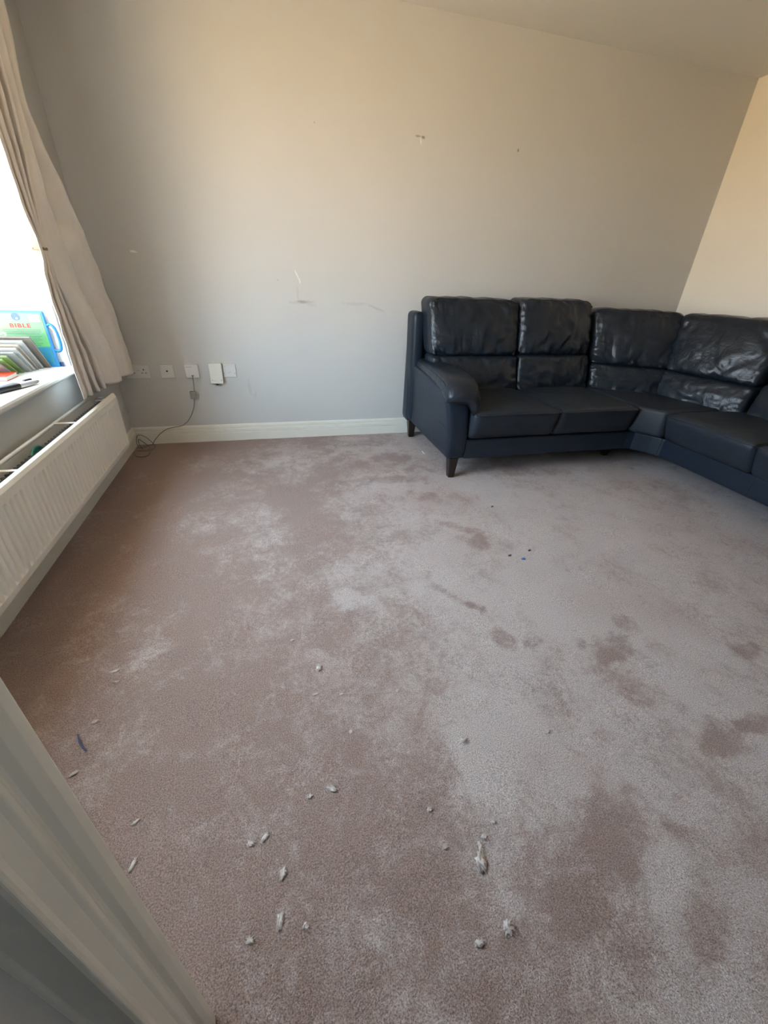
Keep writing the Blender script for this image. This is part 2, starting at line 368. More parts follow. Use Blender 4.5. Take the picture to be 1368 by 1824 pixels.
# window sill with rounded nose
sill = prism([(XG, WZ0-.03), (XG, WZ0), (XL+.022, WZ0), (XL+.030, WZ0-.004), (XL+.034, WZ0-.012), (XL+.034, WZ0-.020), (XL+.029, WZ0-.028), (XL+.02, WZ0-.032), (XL, WZ0-.032), (XL, WZ0-.03)], 'y', WY0, WY1)
prism([(XL, WZ0-.032), (XL, WZ0), (XL+.022, WZ0), (XL+.030, WZ0-.004), (XL+.034, WZ0-.012), (XL+.034, WZ0-.020), (XL+.029, WZ0-.028), (XL+.02, WZ0-.032)], 'y', WY1, WY1+.07, sill)
prism([(XL, WZ0-.032), (XL, WZ0), (XL+.022, WZ0), (XL+.030, WZ0-.004), (XL+.034, WZ0-.012), (XL+.034, WZ0-.020), (XL+.029, WZ0-.028), (XL+.02, WZ0-.032)], 'y', WY0-.05, WY0, sill)
struct(link('trim_2', sill, M_sillm))
# skirting: moulded profile, depth d from the wall, height z
SK = [(0, -.01), (.018, -.01), (.018, .060), (.0130, .063), (.0130, .067), (.018, .070), (.017, .088), (.0110, .092), (.0110, .096), (.0140, .099), (.012, .112), (.006, .120), (0, .122)]
struct(link('baseboard_back', prism([(YB-d, z) for d, z in SK], 'x', XL, XR), M_gloss))
struct(link('baseboard_left', prism([(XL+d, z) for d, z in SK], 'y', YN, YB-.0005), M_gloss))
struct(link('baseboard_right', prism([(XR-d, z) for d, z in SK], 'y', YN, YB-.018), M_gloss))
struct(link('baseboard_near', prism([(YN+d, z) for d, z in SK], 'x', DX1+.1, XR-.02), M_gloss))
# door lining and casing of the doorway the camera looks through
prof = [(-.1935, .240), (-.1905, .235), (-.1890, .224), (-.1915, .214), (-.1960, .2085), (-.1975, .2045), (-.1945, .2000), (-.1935, .195),
        (-.1960, .1900), (-.1975, .1750), (-.1960, .1690), (-.1965, .1650), (-.2000, .1630), (-.2120, .1625), (-.2300, .1640), (-.2315, .1615), (-.236, .1605),
        (-.2500, .1600), (-.2560, .1580), (-.2580, .1600), (-.262, .1640), (-.262, .2), (-.262, .240)]
struct(link('trim_3', prism(prof, 'z', -.003, DZ), M_gloss, smooth=False, bevel=.0012, seg=2))
bm = prism([(-p[0]+(DX0+DX1)+.0, p[1]) for p in prof], 'z', -.003, DZ)
struct(link('trim_4', bm, M_gloss, bevel=.0012, seg=2))
struct(link('trim_5', bx(DX0-.055, DX1+.055, .158, .240, DZ, DZ+.06), M_gloss, bevel=.004))
# hallway behind the camera
bm = bmesh.new(); HY = -1.3; HB = YN-TH+.02-.0005
box(bm, -1.2, -1.1, HY, HB, -.05, H); box(bm, 2.4, 2.5, HY, HB, -.05, H); box(bm, -1.2, HW[0], HY-.1, HY, -.05, H); box(bm, HW[1], 2.5, HY-.1, HY, -.05, H); box(bm, HW[0], HW[1], HY-.1, HY, -.05, HW[2]); box(bm, HW[0], HW[1], HY-.1, HY, HW[3], H)
struct(link('wall_hall', bm, M_hall))
struct(link('ceiling_hall', bx(-1.2, 2.5, HY-.1, YN-TH, H, H+.1), M_hall))
struct(link('floor_hall', bx(-1.2, 2.5, HY-.1, YN-TH-.0, -.06, -.003), simple('dark_hall_floor', (.05, .035, .03), .5)))

fill_wnd = bpy.data.objects.new('hall_fill_window', None); C.objects.link(fill_wnd); struct(fill_wnd)  # hall window added for fill light, out of view behind the camera
bm = bmesh.new(); a0, a1, c0, c1 = HW
box(bm, a0, a0+.05, HY-.06, HY-.01, c0, c1); box(bm, a1-.05, a1, HY-.06, HY-.01, c0, c1); box(bm, a0+.05, a1-.05, HY-.06, HY-.01, c0, c0+.05); box(bm, a0+.05, a1-.05, HY-.06, HY-.01, c1-.05, c1)
link('window_frame', bm, M_gloss, fill_wnd); link('pane', bx(a0+.05, a1-.05, HY-.038, HY-.034, c0+.05, c1-.05), M_glass, fill_wnd)

# ------------------------------------------------------------------ sofa
sofa = thing('sectional_sofa', 'navy blue leather L-shaped corner sofa on short dark wooden legs against the walls', 'sofa')
SF = []
def part(name, bm, mat=M_leather, **k):
    k.setdefault('smooth', True); return link(name, bm, mat, sofa, **k)
def cushion_bm(b0, b1, t0, t1, z0, z1, thick, bulge, seed, crease=0.0, r=.055, sag=.0, edge=0.0):
    """upholstered cushion between two bottom plan points and two top plan points (front face), thick towards the back"""
    b0, b1, t0, t1 = [Vector((*p, 0)) for p in (b0, b1, t0, t1)]
    W = ((b1-b0).length+(t1-t0).length)/2; Hh = z1-z0
    r = min(r, Hh*.45, thick*.45)
    bm = rbox(W/2, thick/2, Hh/2, r, 46, 8, max(18, int(46*Hh/W)))
    for q in bm.verts:
        a = q.co.x/(W/2); c = q.co.z/(Hh/2); d = q.co.y/(thick/2)      # d=-1 is the front
        s = (a+1)/2; h = (c+1)/2
        fb = b0.lerp(b1, s); ft = t0.lerp(t1, s); p = fb.lerp(ft, h)
        dr = (t1-t0 if h > .5 else b1-b0); nrm = Vector((dr.y, -dr.x, 0)).normalized()     # faces the sitter
        front = max(0, -d)
        bl = bulge*(1-abs(a)**2.6)*(1-abs(c)**2.4)*front
        wr = 0
        if crease:
            # drawn folds running out from the upper and lower seams and from the sides
            for sgn, k in ((-1, 1.0), (1, .8)):
                dist = (1-sgn*c)/2
                fall = math.exp(-dist*3.4)
                u = a*W*16+noise.noise(Vector((a*2+seed, c*1.5, seed)))*3.5 + sgn*c*a*2.5
                n_ = noise.noise(Vector((u, c*1.1+seed*3, seed)))
                wr += k*fall*(abs(n_)**.8*-1.5+.45)
            for sgn in (-1, 1):
                dist = (1-sgn*a)/2
                n_ = noise.noise(Vector((a*1.5+seed, c*Hh*22+a*2, seed+9)))
                wr += .9*math.exp(-dist*9)*(-1.4*abs(n_)**.8+.4)
            wr += .35*noise.noise(Vector((a*3+seed, c*3, 3+seed)))
            wr *= crease*front*min(1, (1-abs(c))*9+.15)*min(1, (1-abs(a))*9+.15)
        topwave = edge*noise.noise(Vector((a*4+seed, seed, 0)))*max(0, c) - edge*1.2*max(0, c)*abs(a)**6
        y = (-q.co.y - thick/2)
        q.co = Vector((p.x, p.y, 0)) + nrm*(y + bl + wr) + Vector((0, 0, z0+Hh*h+topwave - sag*(1-a*a)*max(0, c)))
    return bm
def seam(pts, r=.0028, name='seam', parent=None):
    bm = bmesh.new(); tube(bm, smooth_path(pts, 5), r, 6); return link(name, bm, M_pipe, parent or sofa, smooth=True)
# base plinth
part('base', prism([(1.13,2.2),(2.345,2.2),(2.39,2.185),(2.455,2.10),(2.485,2.03),(2.49,1.9),(2.49,.72),(3.34,.72),(3.34,3.09),(1.13,3.09)], 'z', .135, .262), bevel=.012, seg=4, smooth=False)
part('base_deck', prism([(1.13,2.235),(2.36,2.235),(2.52,2.03),(2.52,.74),(3.30,.74),(3.30,3.05),(1.13,3.05)], 'z', .255, .30), M_pipe, smooth=False)
for y in (1.44, .86):
    seam([(2.489, y, .14), (2.4885, y, .20), (2.4895, y, .255)], .002)
seam([(2.478, 2.045, .14), (2.477, 2.045, .20), (2.478, 2.045, .255)], .002)
# seats
def seat(x0, x1, y0, y1, side, seed):
    hx, hy, hz = (x1-x0)/2, (y1-y0)/2, .088
    bm = rbox(hx, hy, hz, .032, 26, 26, 10); cx, cy, cz = (x0+x1)/2, (y0+y1)/2, .358
    for q in bm.verts:
        a, b_, c = q.co.x/hx, q.co.y/hy, q.co.z/hz
        f = (-b_ if side == 'y' else -a)                       # 1 at the front edge
        lat = (a if side == 'y' else b_)
        crown = .020*(1-lat**4)*(1-max(0, abs(f))**4)*max(0, c)
        fb = .012*max(0, f)**6*(1-c*c)*(1-lat**6)
        wr = .004*noise.noise(Vector((a*3+seed, b_*3, seed)))*max(0, c)
        if side == 'x': fb += .006*(abs(noise.noise(Vector((lat*22, c*1.5, seed))))**.7)*max(0, f)**4*max(0, c+.6)
        lean = -.055*(1-c)/2*(max(0, f)) 
        q.co.z += crown + wr
        off = fb + lean
        if side == 'y': q.co.y -= off
        else: q.co.x -= off
        q.co += Vector((cx, cy, cz))
    o = part('seat_cushion', bm, M_leather_seat)
    # seam round the front upper edge
    if side == 'y': seam([(x0+.012, y0+.10, .448), (x0+.010, y0+.03, .441), (x0+.03, y0+.004, .432), ((x0+x1)/2, y0-.001, .436), (x1-.03, y0+.004, .432), (x1-.010, y0+.03, .441), (x1-.012, y0+.10, .448)], parent=o)
    else: seam([(x0+.10, y0+.012, .448), (x0+.03, y0+.010, .441), (x0+.004, y0+.03, .432), (x0-.001, (y0+y1)/2, .436), (x0+.004, y1-.03, .432), (x0+.03, y1-.010, .441), (x0+.10, y1-.012, .448)], parent=o)
    return o
seat(1.135, 1.722, 2.125, 2.80, 'y', 1); seat(1.722, 2.315, 2.125, 2.80, 'y', 2)
seat(2.375, 3.05, 1.445, 2.005, 'x', 3); seat(2.375, 3.05, .87, 1.445, 'x', 4)
bm = prism([(2.318,2.155),(2.345,2.125),(2.385,2.06),(2.405,2.012),(3.1,2.012),(3.1,2.95),(2.318,2.95)], 'z', .272, .452)
o = part('corner_seat', bm, M_leather_seat, bevel=.028, seg=5)
# back cushions: a high head cushion over a lumbar pad
def back(b0, b1, t0, t1, z0, zs, z1, seed, cr=.019):
    def L(a, b_, z): t = (z-z0)/(z1-z0); return (a[0]+(b_[0]-a[0])*t, a[1]+(b_[1]-a[1])*t)
    m0, m1 = L(b0, t0, zs), L(b1, t1, zs)
    o = part('back_cushion', cushion_bm(m0, m1, t0, t1, zs-.002, z1, .20, .030, seed, cr*1.9, .042, edge=.010), M_leather_soft)
    p = part('lumbar_pad', cushion_bm(b0, b1, m0, m1, z0-.02, zs+.003, .18, .024, seed+5, cr*1.7, .030), M_leather_soft)
    # piping along top front edge of the head cushion
    W = Vector((*t1, 0))-Vector((*t0, 0)); n = Vector((W.y, -W.x, 0)).normalized(); ps = []
    for k in range(-2, 13):
        s = k/10; ss = min(.965, max(.035, s)); q = Vector((*t0, 0))+W*ss
        if k < 0 or k > 10: z = z1-.055-.05*(abs(k) if k < 0 else k-10); 
        else: z = z1-.010
        if k == 0 or k == 10: z = z1-.04
        t = (z-z0)/(z1-z0); q0 = Vector((*L(b0, t0, z), 0)).lerp(Vector((*L(b1, t1, z), 0)), ss)
        ps.append(q0 + n*(-.008 if 0 < k < 10 else -.010) + Vector((0, 0, z)))
    seam(ps, .003, 'piping', o)
back((1.075, 2.66), (1.712, 2.66), (1.045, 2.845), (1.724, 2.845), .45, .665, 1.018, 1)
back((1.715, 2.66), (2.315, 2.67), (1.728, 2.845), (2.335, 2.855), .45, .672, 1.030, 2)
back((2.330, 2.682), (2.755, 2.420), (2.345, 2.868), (2.895, 2.560), .44, .615, .985, 3, .018)
back((2.722, 2.458), (2.852, 1.902), (2.872, 2.600), (3.032, 1.955), .44, .61, .985, 4, .013)
back((2.855, 1.890), (2.870, 1.33), (3.040, 1.930), (3.045, 1.32), .44, .64, 1.0, 5, .010)
back((2.870, 1.32), (2.870, .84), (3.045, 1.31), (3.045, .82), .44, .64, 1.0, 6, .008)
# back frame
bm = rbox(.70, .075, .385, .035, 14, 6, 14)
for q in bm.verts: q.co += Vector((1.69, 3.035, .525)); q.co.y += -.03*(.9-q.co.z)*0
part('back_frame', bm)
bm = rbox(.085, 1.12, .38, .035, 6, 24, 14)
for q in bm.verts: q.co += Vector((3.23, 1.90, .52))
part('back_frame', bm)
bm = prism([(2.36, 2.98), (2.40, 3.09), (3.25, 3.09), (3.31, 3.02), (3.31, 2.2), (3.16, 2.3), (3.05, 2.7)], 'z', .16, .88); part('back_frame', bm, bevel=.03, smooth=False)
# arm at the left end: side panel, front facing, padded top
def arm(mirror=None):
    mk = []
    bm = rbox(.060, .435, .215, .022, 6, 26, 16)
    for q in bm.verts:
        h = max(0, min(1, (q.co.z+.215)/.43)); yy = (q.co.y+.435)/.87
        fl = -.060*max(0, h)**1.6*(1-.85*yy) if q.co.x < 0 else -.03*h**1.6
        fr = -.022*math.sin(PI*min(1, h*1.05))*(1-yy)**6
        q.co += Vector((1.080, 2.640, .350)); q.co.x += fl; q.co.y += fr; 
        if yy > .5: q.co.z += .02*(yy-.5)
    mk.append(('arm_panel', bm, M_leather))
    # upright wing closing the back frame's end
    bm = rbox(.045, .085, .385, .035, 6, 8, 20)
    for q in bm.verts:
        q.co += Vector((1.045, 3.015, .535)); q.co.x -= .02*((q.co.z-.15)/.77)
    mk.append(('back_wing', bm, M_leather))
    # padded armrest swept along a bent path
    path = smooth_path([(1.125, 3.00, .566), (1.118, 2.86, .570), (1.105, 2.68, .574), (1.088, 2.50, .577), (1.076, 2.38, .578), (1.068, 2.28, .572), (1.064, 2.215, .553), (1.066, 2.175, .524), (1.068, 2.160, .500)], 5)
    bm = bmesh.new(); rings = []; N = len(path); n = 26
    for i, p in enumerate(path):
        t = (path[min(i+1, N-1)]-path[max(i-1, 0)]).normalized(); s = Vector((1, 0, 0)); u = s.cross(t); u = -u if u.dot(Vector((0, -.3, 1))) < 0 else u
        f = i/(N-1); end = min(1, (1-f)*9+.02)**.5*min(1, f*14+.35)**.5
        wdt = (.095+.014*f)*(.55+.45*end); hgt = (.048+.014*math.sin(f*PI))*end
        ring = []
        for k in range(n):
            a = 2*PI*k/n; ca, sa = math.cos(a), math.sin(a)
            cx = math.copysign(abs(ca)**.6, ca)*wdt; cz = math.copysign(abs(sa)**.75, sa)*hgt
            if sa > 0: cz *= 1.05
            wr = .0035*noise.noise(Vector((f*22, ca*2, sa*2)))
            dr = .075*max(0, (f-.70)/.30)*max(0, cx/wdt-.25)/.75
            ring.append(bm.verts.new(p + s*(cx+wr) + u*(cz+wr) - Vector((0, 0, dr))))
        rings.append(ring)
    for i in range(N-1):
        for k in range(n): bm.faces.new((rings[i][k], rings[i][(k+1) % n], rings[i+1][(k+1) % n], rings[i+1][k]))
    bm.faces.new(rings[0][::-1]); bm.faces.new(rings[-1]); mk.append(('armrest', bm, M_leather_soft))
    return mk
for nm, bm, mt in arm():
    o = part(nm, bm, mt)
    if nm == 'armrest':
        seam([(1.040, 2.97, .598), (1.012, 2.7, .605), (.990, 2.5, .607), (.974, 2.38, .608), (.965, 2.28, .602), (.966, 2.20, .58), (.975, 2.15, .545)], .0025, 'piping', o)
# right-hand arm at the far end (outside the frame), mirrored onto the other wing
for nm, bm, mt in arm():
    for q in bm.verts:
        x, y, z = q.co; q.co = Vector((3.30-(3.12-y)*1.0, .62+(x-1.0), z))
    bmesh.ops.reverse_faces(bm, faces=bm.faces); part(nm, bm, mt)
# decorative stitch on the side panel
seam([(1.0085, 2.19, .33), (1.003, 2.28, .335), (1.000, 2.36, .34)], .0012)
# legs
def leg(x, y, z1=.14):
    bm = bmesh.new(); 
    A = [bm.verts.new((x+a*.020, y+b_*.020, 0)) for a, b_ in ((-1,-1),(1,-1),(1,1),(-1,1))]
    B = [bm.verts.new((x+a*.032, y+b_*.032, z1)) for a, b_ in ((-1,-1),(1,-1),(1,1),(-1,1))]
    for k in range(4): bm.faces.new((A[k], A[(k+1) % 4], B[(k+1) % 4], B[k]))
    bm.faces.new(A[::-1]); bm.faces.new(B); part('leg', bm, M_leg, smooth=False, bevel=.006)
leg(1.075, 2.245); leg(1.055, 3.03); leg(2.42, 2.42); leg(2.56, .80); leg(3.25, .80); leg(3.25, 3.0)

# ------------------------------------------------------------------ radiator
rad = thing('radiator', 'long white double panel radiator with its top grille missing under the windowsill', 'radiator')
RX0, RX1, RY0, RY1, RZ0, RZ1 = -.957, -.842, .93, 2.565, .200, .493
def panel(xf, sgn, name):
    bm = bmesh.new(); pitch = .0333; n = int((RY1-RY0-.03)/pitch); 
    prof_y = [RY0, RY0+.012]
    y = RY0+.018
    while y+pitch < RY1-.01:
        prof_y += [y, y+.006, y+.020, y+.026]; y += pitch
    prof_y += [RY1-.010, RY1]
    zs = [RZ0, RZ0+.004, RZ0+.022, RZ0+.034, RZ1-.044, RZ1-.034, RZ1-.010, RZ1-.003, RZ1]
    def dep(iy, iz):
        d = 0
        if 2 <= iy < len(prof_y)-2 and (iy-2) % 4 in (1, 2) and 3 <= iz <= 4: d = .009
        if iz in (0, 8): d = .010
        if iz in (1, 7): d = .003
        if iy in (0, len(prof_y)-1): d = max(d, .008)
        return d
    g = [[bm.verts.new((xf-sgn*dep(iy, iz), yy, zz)) for iz, zz in enumerate(zs)] for iy, yy in enumerate(prof_y)]
    for i in range(len(g)-1):
        for j in range(len(zs)-1): bm.faces.new((g[i][j], g[i+1][j], g[i+1][j+1], g[i][j+1]))
    o = link(name, bm, M_rad, rad, smooth=False)
    md = o.modifiers.new('thick', 'SOLIDIFY'); md.thickness = .012; md.offset = -1 if True else 1
    return o
panel(RX1, 1, 'front_panel')
bm = bx(RX0, RX0+.014, RY0, RY1-.045, RZ0, RZ1); link('back_panel', bm, M_rad, rad, bevel=.005)
bm = bmesh.new()                                            # rolled tops of both panels
tube(bm, [(RX1-.008, RY0+.004, RZ1-.004), (RX1-.008, RY1-.004, RZ1-.004)], .0075, 10)
tube(bm, [(RX0+.010, RY0+.004, RZ1-.004), (RX0+.010, RY1-.049, RZ1-.004)], .0075, 10)
link('rolled_edge', bm, M_rad, rad, smooth=True)
bm = bmesh.new()                                            # zigzag convector fins
zz = []
y = RY0+.04; k = 0
while y < RY1-.07:
    zz += [(RX1-.016, y), (RX1-.016, y+.008), (RX1-.062, y+.013), (RX1-.062, y+.021)]; y += .028
A = [bm.verts.new((p[0], p[1], RZ0+.02)) for p in zz]; B = [bm.verts.new((p[0], p[1], RZ1-.016)) for p in zz]
for i in range(len(zz)-1): bm.faces.new((A[i], A[i+1], B[i+1], B[i]))
o = link('convector_fins', bm, M_fin, rad); md = o.modifiers.new('t', 'SOLIDIFY'); md.thickness = .0012
for yy in (2.065, 1.540, 1.015):
    link('cross_brace', bx(RX0+.008, RX1-.006, yy-.007, yy+.007, RZ1-.002, RZ1+.002), M_rad, rad, bevel=.001)
bm = bmesh.new(); tube(bm, smooth_path([(RX1-.030, RY1-.035, RZ1-.030), (RX1-.055, RY1-.03, RZ1-.024), (RX1-.085, RY1-.03, RZ1-.030)], 5), .013, 12)
disc(bm, (RX1-.058, RY1-.030, RZ1-.014), (0, 0, 1), .012, 14, .010)
link('valve_connector', bm, M_chrome, rad, smooth=True)
for yy in (RY1-.12, RY0+.12):
    link('wall_bracket', bx(XL+.0005, RX0+.001, yy-.015, yy+.015, RZ0+.03, RZ1-.03), M_rad, rad)
link('pipe', tube(bmesh.new(), [(RX1-.095, RY0+.03, RZ0+.02), (RX1-.095, RY0+.03, .001)], .0075, 10), M_rad, rad, smooth=True)
# green lid fallen between the panels
bm = bmesh.new(); disc(bm, (0, 0, 0), (0, 0, 1), .070, 40, .004)
tube(bm, [(.068*math.cos(a*PI/20), .068*math.sin(a*PI/20), .003) for a in range(40)], .005, 8, closed=True)
o = tag(link('lid', bm, M_green, smooth=False), 'dark green plastic lid dropped between the panels of the radiator', 'lid')
o.rotation_euler = (0, 1.30, .0); o.location = (RX1-.046, 1.775, RZ1-.072)

# ------------------------------------------------------------------ curtain
def interp(tab, z):
    if z >= tab[0][0]: return tab[0][1]
    for (za, a), (zb, b_) in zip(tab, tab[1:]):
        if z >= zb: t = (z-zb)/(za-zb); t = t*t*(3-2*t); return b_+(a-b_)*t
    return tab[-1][1]
YLt = [(2.3, 2.255), (1.6, 2.255), (1.3, 2.265), (1.155, 2.29), (1.05, 2.265), (.9, 2.262), (.7, 2.262), (.5, 2.27)]
YMt = [(2.3, 2.58), (1.7, 2.53), (1.5, 2.50), (1.36, 2.46), (1.155, 2.385), (1.05, 2.42), (.9, 2.50), (.7, 2.58), (.5, 2.63)]
YRt = [(2.3, 2.78), (1.97, 2.73), (1.67, 2.67), (1.56, 2.70), (1.4, 2.78), (1.23, 2.88), (1.03, 2.97), (.88, 3.05), (.6, 3.10), (.5, 3.09)]
cur = thing('curtain', 'cream satin curtain gathered by a tieback beside the window above the radiator', 'curtain')
bm = bmesh.new(); NU, NZ = 220, 150; zt, zb = 2.24, .545; G = []
for j in range(NZ+1):
    z = zt+(zb-zt)*j/NZ
    yl, ym, yr = interp(YLt, z), interp(YMt, z), interp(YRt, z); row = []
    gk = math.exp(-((z-1.155)/.10)**2); gk2 = math.exp(-((z-1.155)/.30)**2); gp = math.exp(-(abs(z-1.155)/.15)**1.3)
    for i in range(NU+1):
        u = i/NU; U = .60; N1 = 3.5
        wob = .35*noise.noise(Vector((u*3, z*1.4, 2)))
        if u < U:
            s = u/U; y = yl+(ym-yl)*s; y += (2.335-y)*.85*gp*min(1, s*6); ph = s*2*PI*N1 + wob*2.4*min(1, s*4) + PI
            amp = .056*(1-.80*gk)*(.9+.35*noise.noise(Vector((s*2, z*2, 7))))
            amp *= .25+.75*min(1, s*2.2); xb = -.868-.75*amp
            if s < .15: amp *= .5
        else:
            s = (u-U)/(1-U); y0 = ym+(2.335-ym)*.85*gp; y = y0+(yr-y0)*s; ph = 2*PI*N1 + wob*2.4 + PI + s*2*PI*1.6
            amp = (.056*(1-s)*(1-.80*gk)+.038*s)
            xb = -.868-.75*amp - .030*gk2*math.sin(PI*min(1, s*1.6)) + .014*math.sin(PI*s)*min(1, max(0, (1.05-z)*3))
        sn = 2*abs(math.sin(ph/2))**.55-1.25
        x = xb + amp*sn + .010*(1-gk2)*noise.noise(Vector((u*6, z*2.5, 4)))
        x -= .018*max(0, (u-.3)/.7)*min(1, max(0, (z-1.35)*3))
        x = max(x, XL+.010)
        if u < U: y += .10*max(0, -.875-x)/.10                # the cloth tucks back behind its hanging edge
        wr = .0045*noise.noise(Vector((u*26+z*5, z*16, 1)))*min(1, max(0, (1.6-z)*1.5)+.25)
        row.append(bm.verts.new((x+wr, min(y + .010*math.cos(ph)*(1-gk), YB-.02), z - (.040*(u**1.5)*(j/NZ)**4))))
    G.append(row)
for j in range(NZ):
    for i in range(NU): bm.faces.new((G[j][i], G[j][i+1], G[j+1][i+1], G[j+1][i]))
o = link('drape', bm, M_curtain, cur, smooth=True); md = o.modifiers.new('t', 'SOLIDIFY'); md.thickness = .0018
bm = bmesh.new(); tube(bm, [(-.895+.030*math.cos(a*2*PI/24), 2.335+.022*math.sin(a*2*PI/24), 1.155) for a in range(24)], .0032, 8, closed=True)
for k in range(5):
    a = -PI/2+PI*(k-.5)/5; disc(bm, (-.895+.030*math.cos(a), 2.335+.022*math.sin(a), 1.157), (math.cos(a), math.sin(a), 0), .0055, 10, .005)
tie = link('tieback', bm, simple('tarnished_brass', (.30, .22, .12), .3, metal=1, bump=0), cur, smooth=True)
hb = bmesh.new(); tube(hb, [(-.922, 2.345, 1.157), (-.955, 2.50, 1.157), (-.979, 2.60, 1.157)], .003, 8); link('tieback_cord', hb, simple('tie_cord', (.35, .3, .25), .7, bump=0), cur)
pole = thing('curtain_pole', 'white curtain pole above the window', 'curtain pole')
bm = bmesh.new(); tube(bm, [(-.893, .45, 2.26), (-.893, 2.95, 2.26)], .012, 12); link('rod', bm, M_gloss, pole, smooth=True)
for yy in (.6, 2.9): link('bracket', bx(XL, -.885, yy-.01, yy+.01, 2.24, 2.262), M_gloss, pole)

# ------------------------------------------------------------------ wall plates
def plate(name, label, cat, x0, x1, z0, z1, mat=M_plastic, depth=.011):
    t = thing(name, label, cat)
    bm = bx(x0, x1, YB-depth, YB, z0, z1); link('face_plate', bm, mat, t, bevel=.003)
    return t
def holes(t, name, lst, y, mat=M_slot):
    bm = bmesh.new()
    for (x0, x1, z0, z1) in lst: box(bm, x0, x1, y-.0006, y+.0004, z0, z1)
    return link(name, bm, mat, t)
yf = YB-.011
t = plate('power_socket', 'white double power socket half behind the curtain hem', 'socket', -.925, -.779, .460, .546)
for cx in (-.884, -.815):
    holes(t, 'pin_holes', [(cx-.003, cx+.003, .510, .520), (cx-.015, cx-.007, .492, .4965), (cx+.007, cx+.015, .492, .4965)], yf)
holes(t, 'switch_mark', [(-.857, -.842, .508, .5105)], yf, M_mark)
t = plate('aerial_socket', 'white blank plate with one round aerial hole between the power and phone sockets', 'socket', -.716, -.630, .460, .546)
bm = bmesh.new(); disc(bm, (-.673, yf-.0025, .505), (0, -1, 0), .0055, 16, .0006); link('centre_hole', bm, M_slot, t)
bm = bmesh.new()
tube(bm, [(-.673+.0065*math.cos(a*2*PI/18), yf-.001, .505+.0065*math.sin(a*2*PI/18)) for a in range(18)], .0016, 6, closed=True); link('socket_ring', bm, M_plastic, t, smooth=True)
t = plate('phone_socket', 'white phone master socket with grey cable plugged into its lower edge', 'socket', -.560, -.474, .460, .548, depth=.022)
holes(t, 'printed_mark', [(-.552, -.515, .5305, .5335)], YB-.022, M_mark)
holes(t, 'jack', [(-.524, -.508, .470, .480)], YB-.022, M_greyp)
t = plate('junction_box', 'tall cream plastic box screwed over the left side of a phone socket', 'box', -.405, -.322, .422, .556, M_cream, .034)
for x in (-.393, -.334): link('screw', disc(bmesh.new(), (x, YB-.0342, .446), (0, -1, 0), .0032, 12, .0008), M_mark, t)
holes(t, 'printed_mark', [(-.384, -.370, .440, .443)], YB-.034, simple('faint_print', (.55, .55, .5), .6, bump=0))
bm = bmesh.new(); tube(bm, smooth_path([(-.378, YB-.012, .424), (-.372, YB-.012, .414), (-.362, YB-.006, .410)], 4), .004, 8); link('cable_stub', bm, M_black, t, smooth=True)
t = plate('phone_socket', 'white phone socket plate partly covered by the tall cream box', 'socket', -.318, -.232, .460, .549)
holes(t, 'jack_outline', [(-.281, -.266, .4950, .4965), (-.281, -.2795, .484, .495)], yf, M_mark)
holes(t, 'printed_mark', [(-.309, -.295, .533, .536)], yf, simple('pale_print', (.5, .52, .56), .6, bump=0))
for x in (-.312, -.240): link('screw', disc(bmesh.new(), (x, yf-.0002, .487), (0, -1, 0), .003, 12, .0008), M_mark, t)
# cable with filter
cab = thing('phone_cable', 'thin grey phone cable hanging from the socket and coiled on carpet corner', 'cable')
W_ = YB-.030
bm = bmesh.new()
tube(bm, smooth_path([(-.517, YB-.024, .476), (-.516, W_-.006, .466), (-.517, W_-.008, .425), (-.522, W_-.008, .372)], 6), .0026, 8)
tube(bm, smooth_path([(-.531, W_-.008, .330), (-.536, W_, .30), (-.541, W_, .274), (-.556, W_, .235), (-.574, W_, .201), (-.600, W_, .165), (-.622, W_, .146), (-.655, YB-.021, .127), (-.743, YB-.026, .112),
    (-.800, YB-.03, .078), (-.842, YB-.04, .036), (-.86, YB-.06, .010), (-.875, 3.10, .006), (-.905, 3.06, .006), (-.93, 3.02, .02), (-.942, 3.05, .06), (-.935, 3.09, .085), (-.90, 3.10, .07), (-.86, 3.09, .03),
    (-.835, 3.05, .008), (-.85, 3.0, .006), (-.89, 2.98, .006), (-.935, 2.985, .008), (-.938, 2.93, .02), (-.92, 2.89, .008), (-.875, 2.87, .006), (-.848, 2.90, .006), (-.85, 2.97, .008), (-.875, 3.05, .012), (-.915, 3.08, .04), (-.93, 3.06, .065), (-.925, 3.03, .04), (-.90, 3.0, .01)], 7), .0026, 8)
link('wire', bm, M_cable, cab, smooth=True)
link('filter_box', bx(-.552, -.514, W_-.022, W_+.004, .326, .374), M_greyp, cab, bevel=.003)

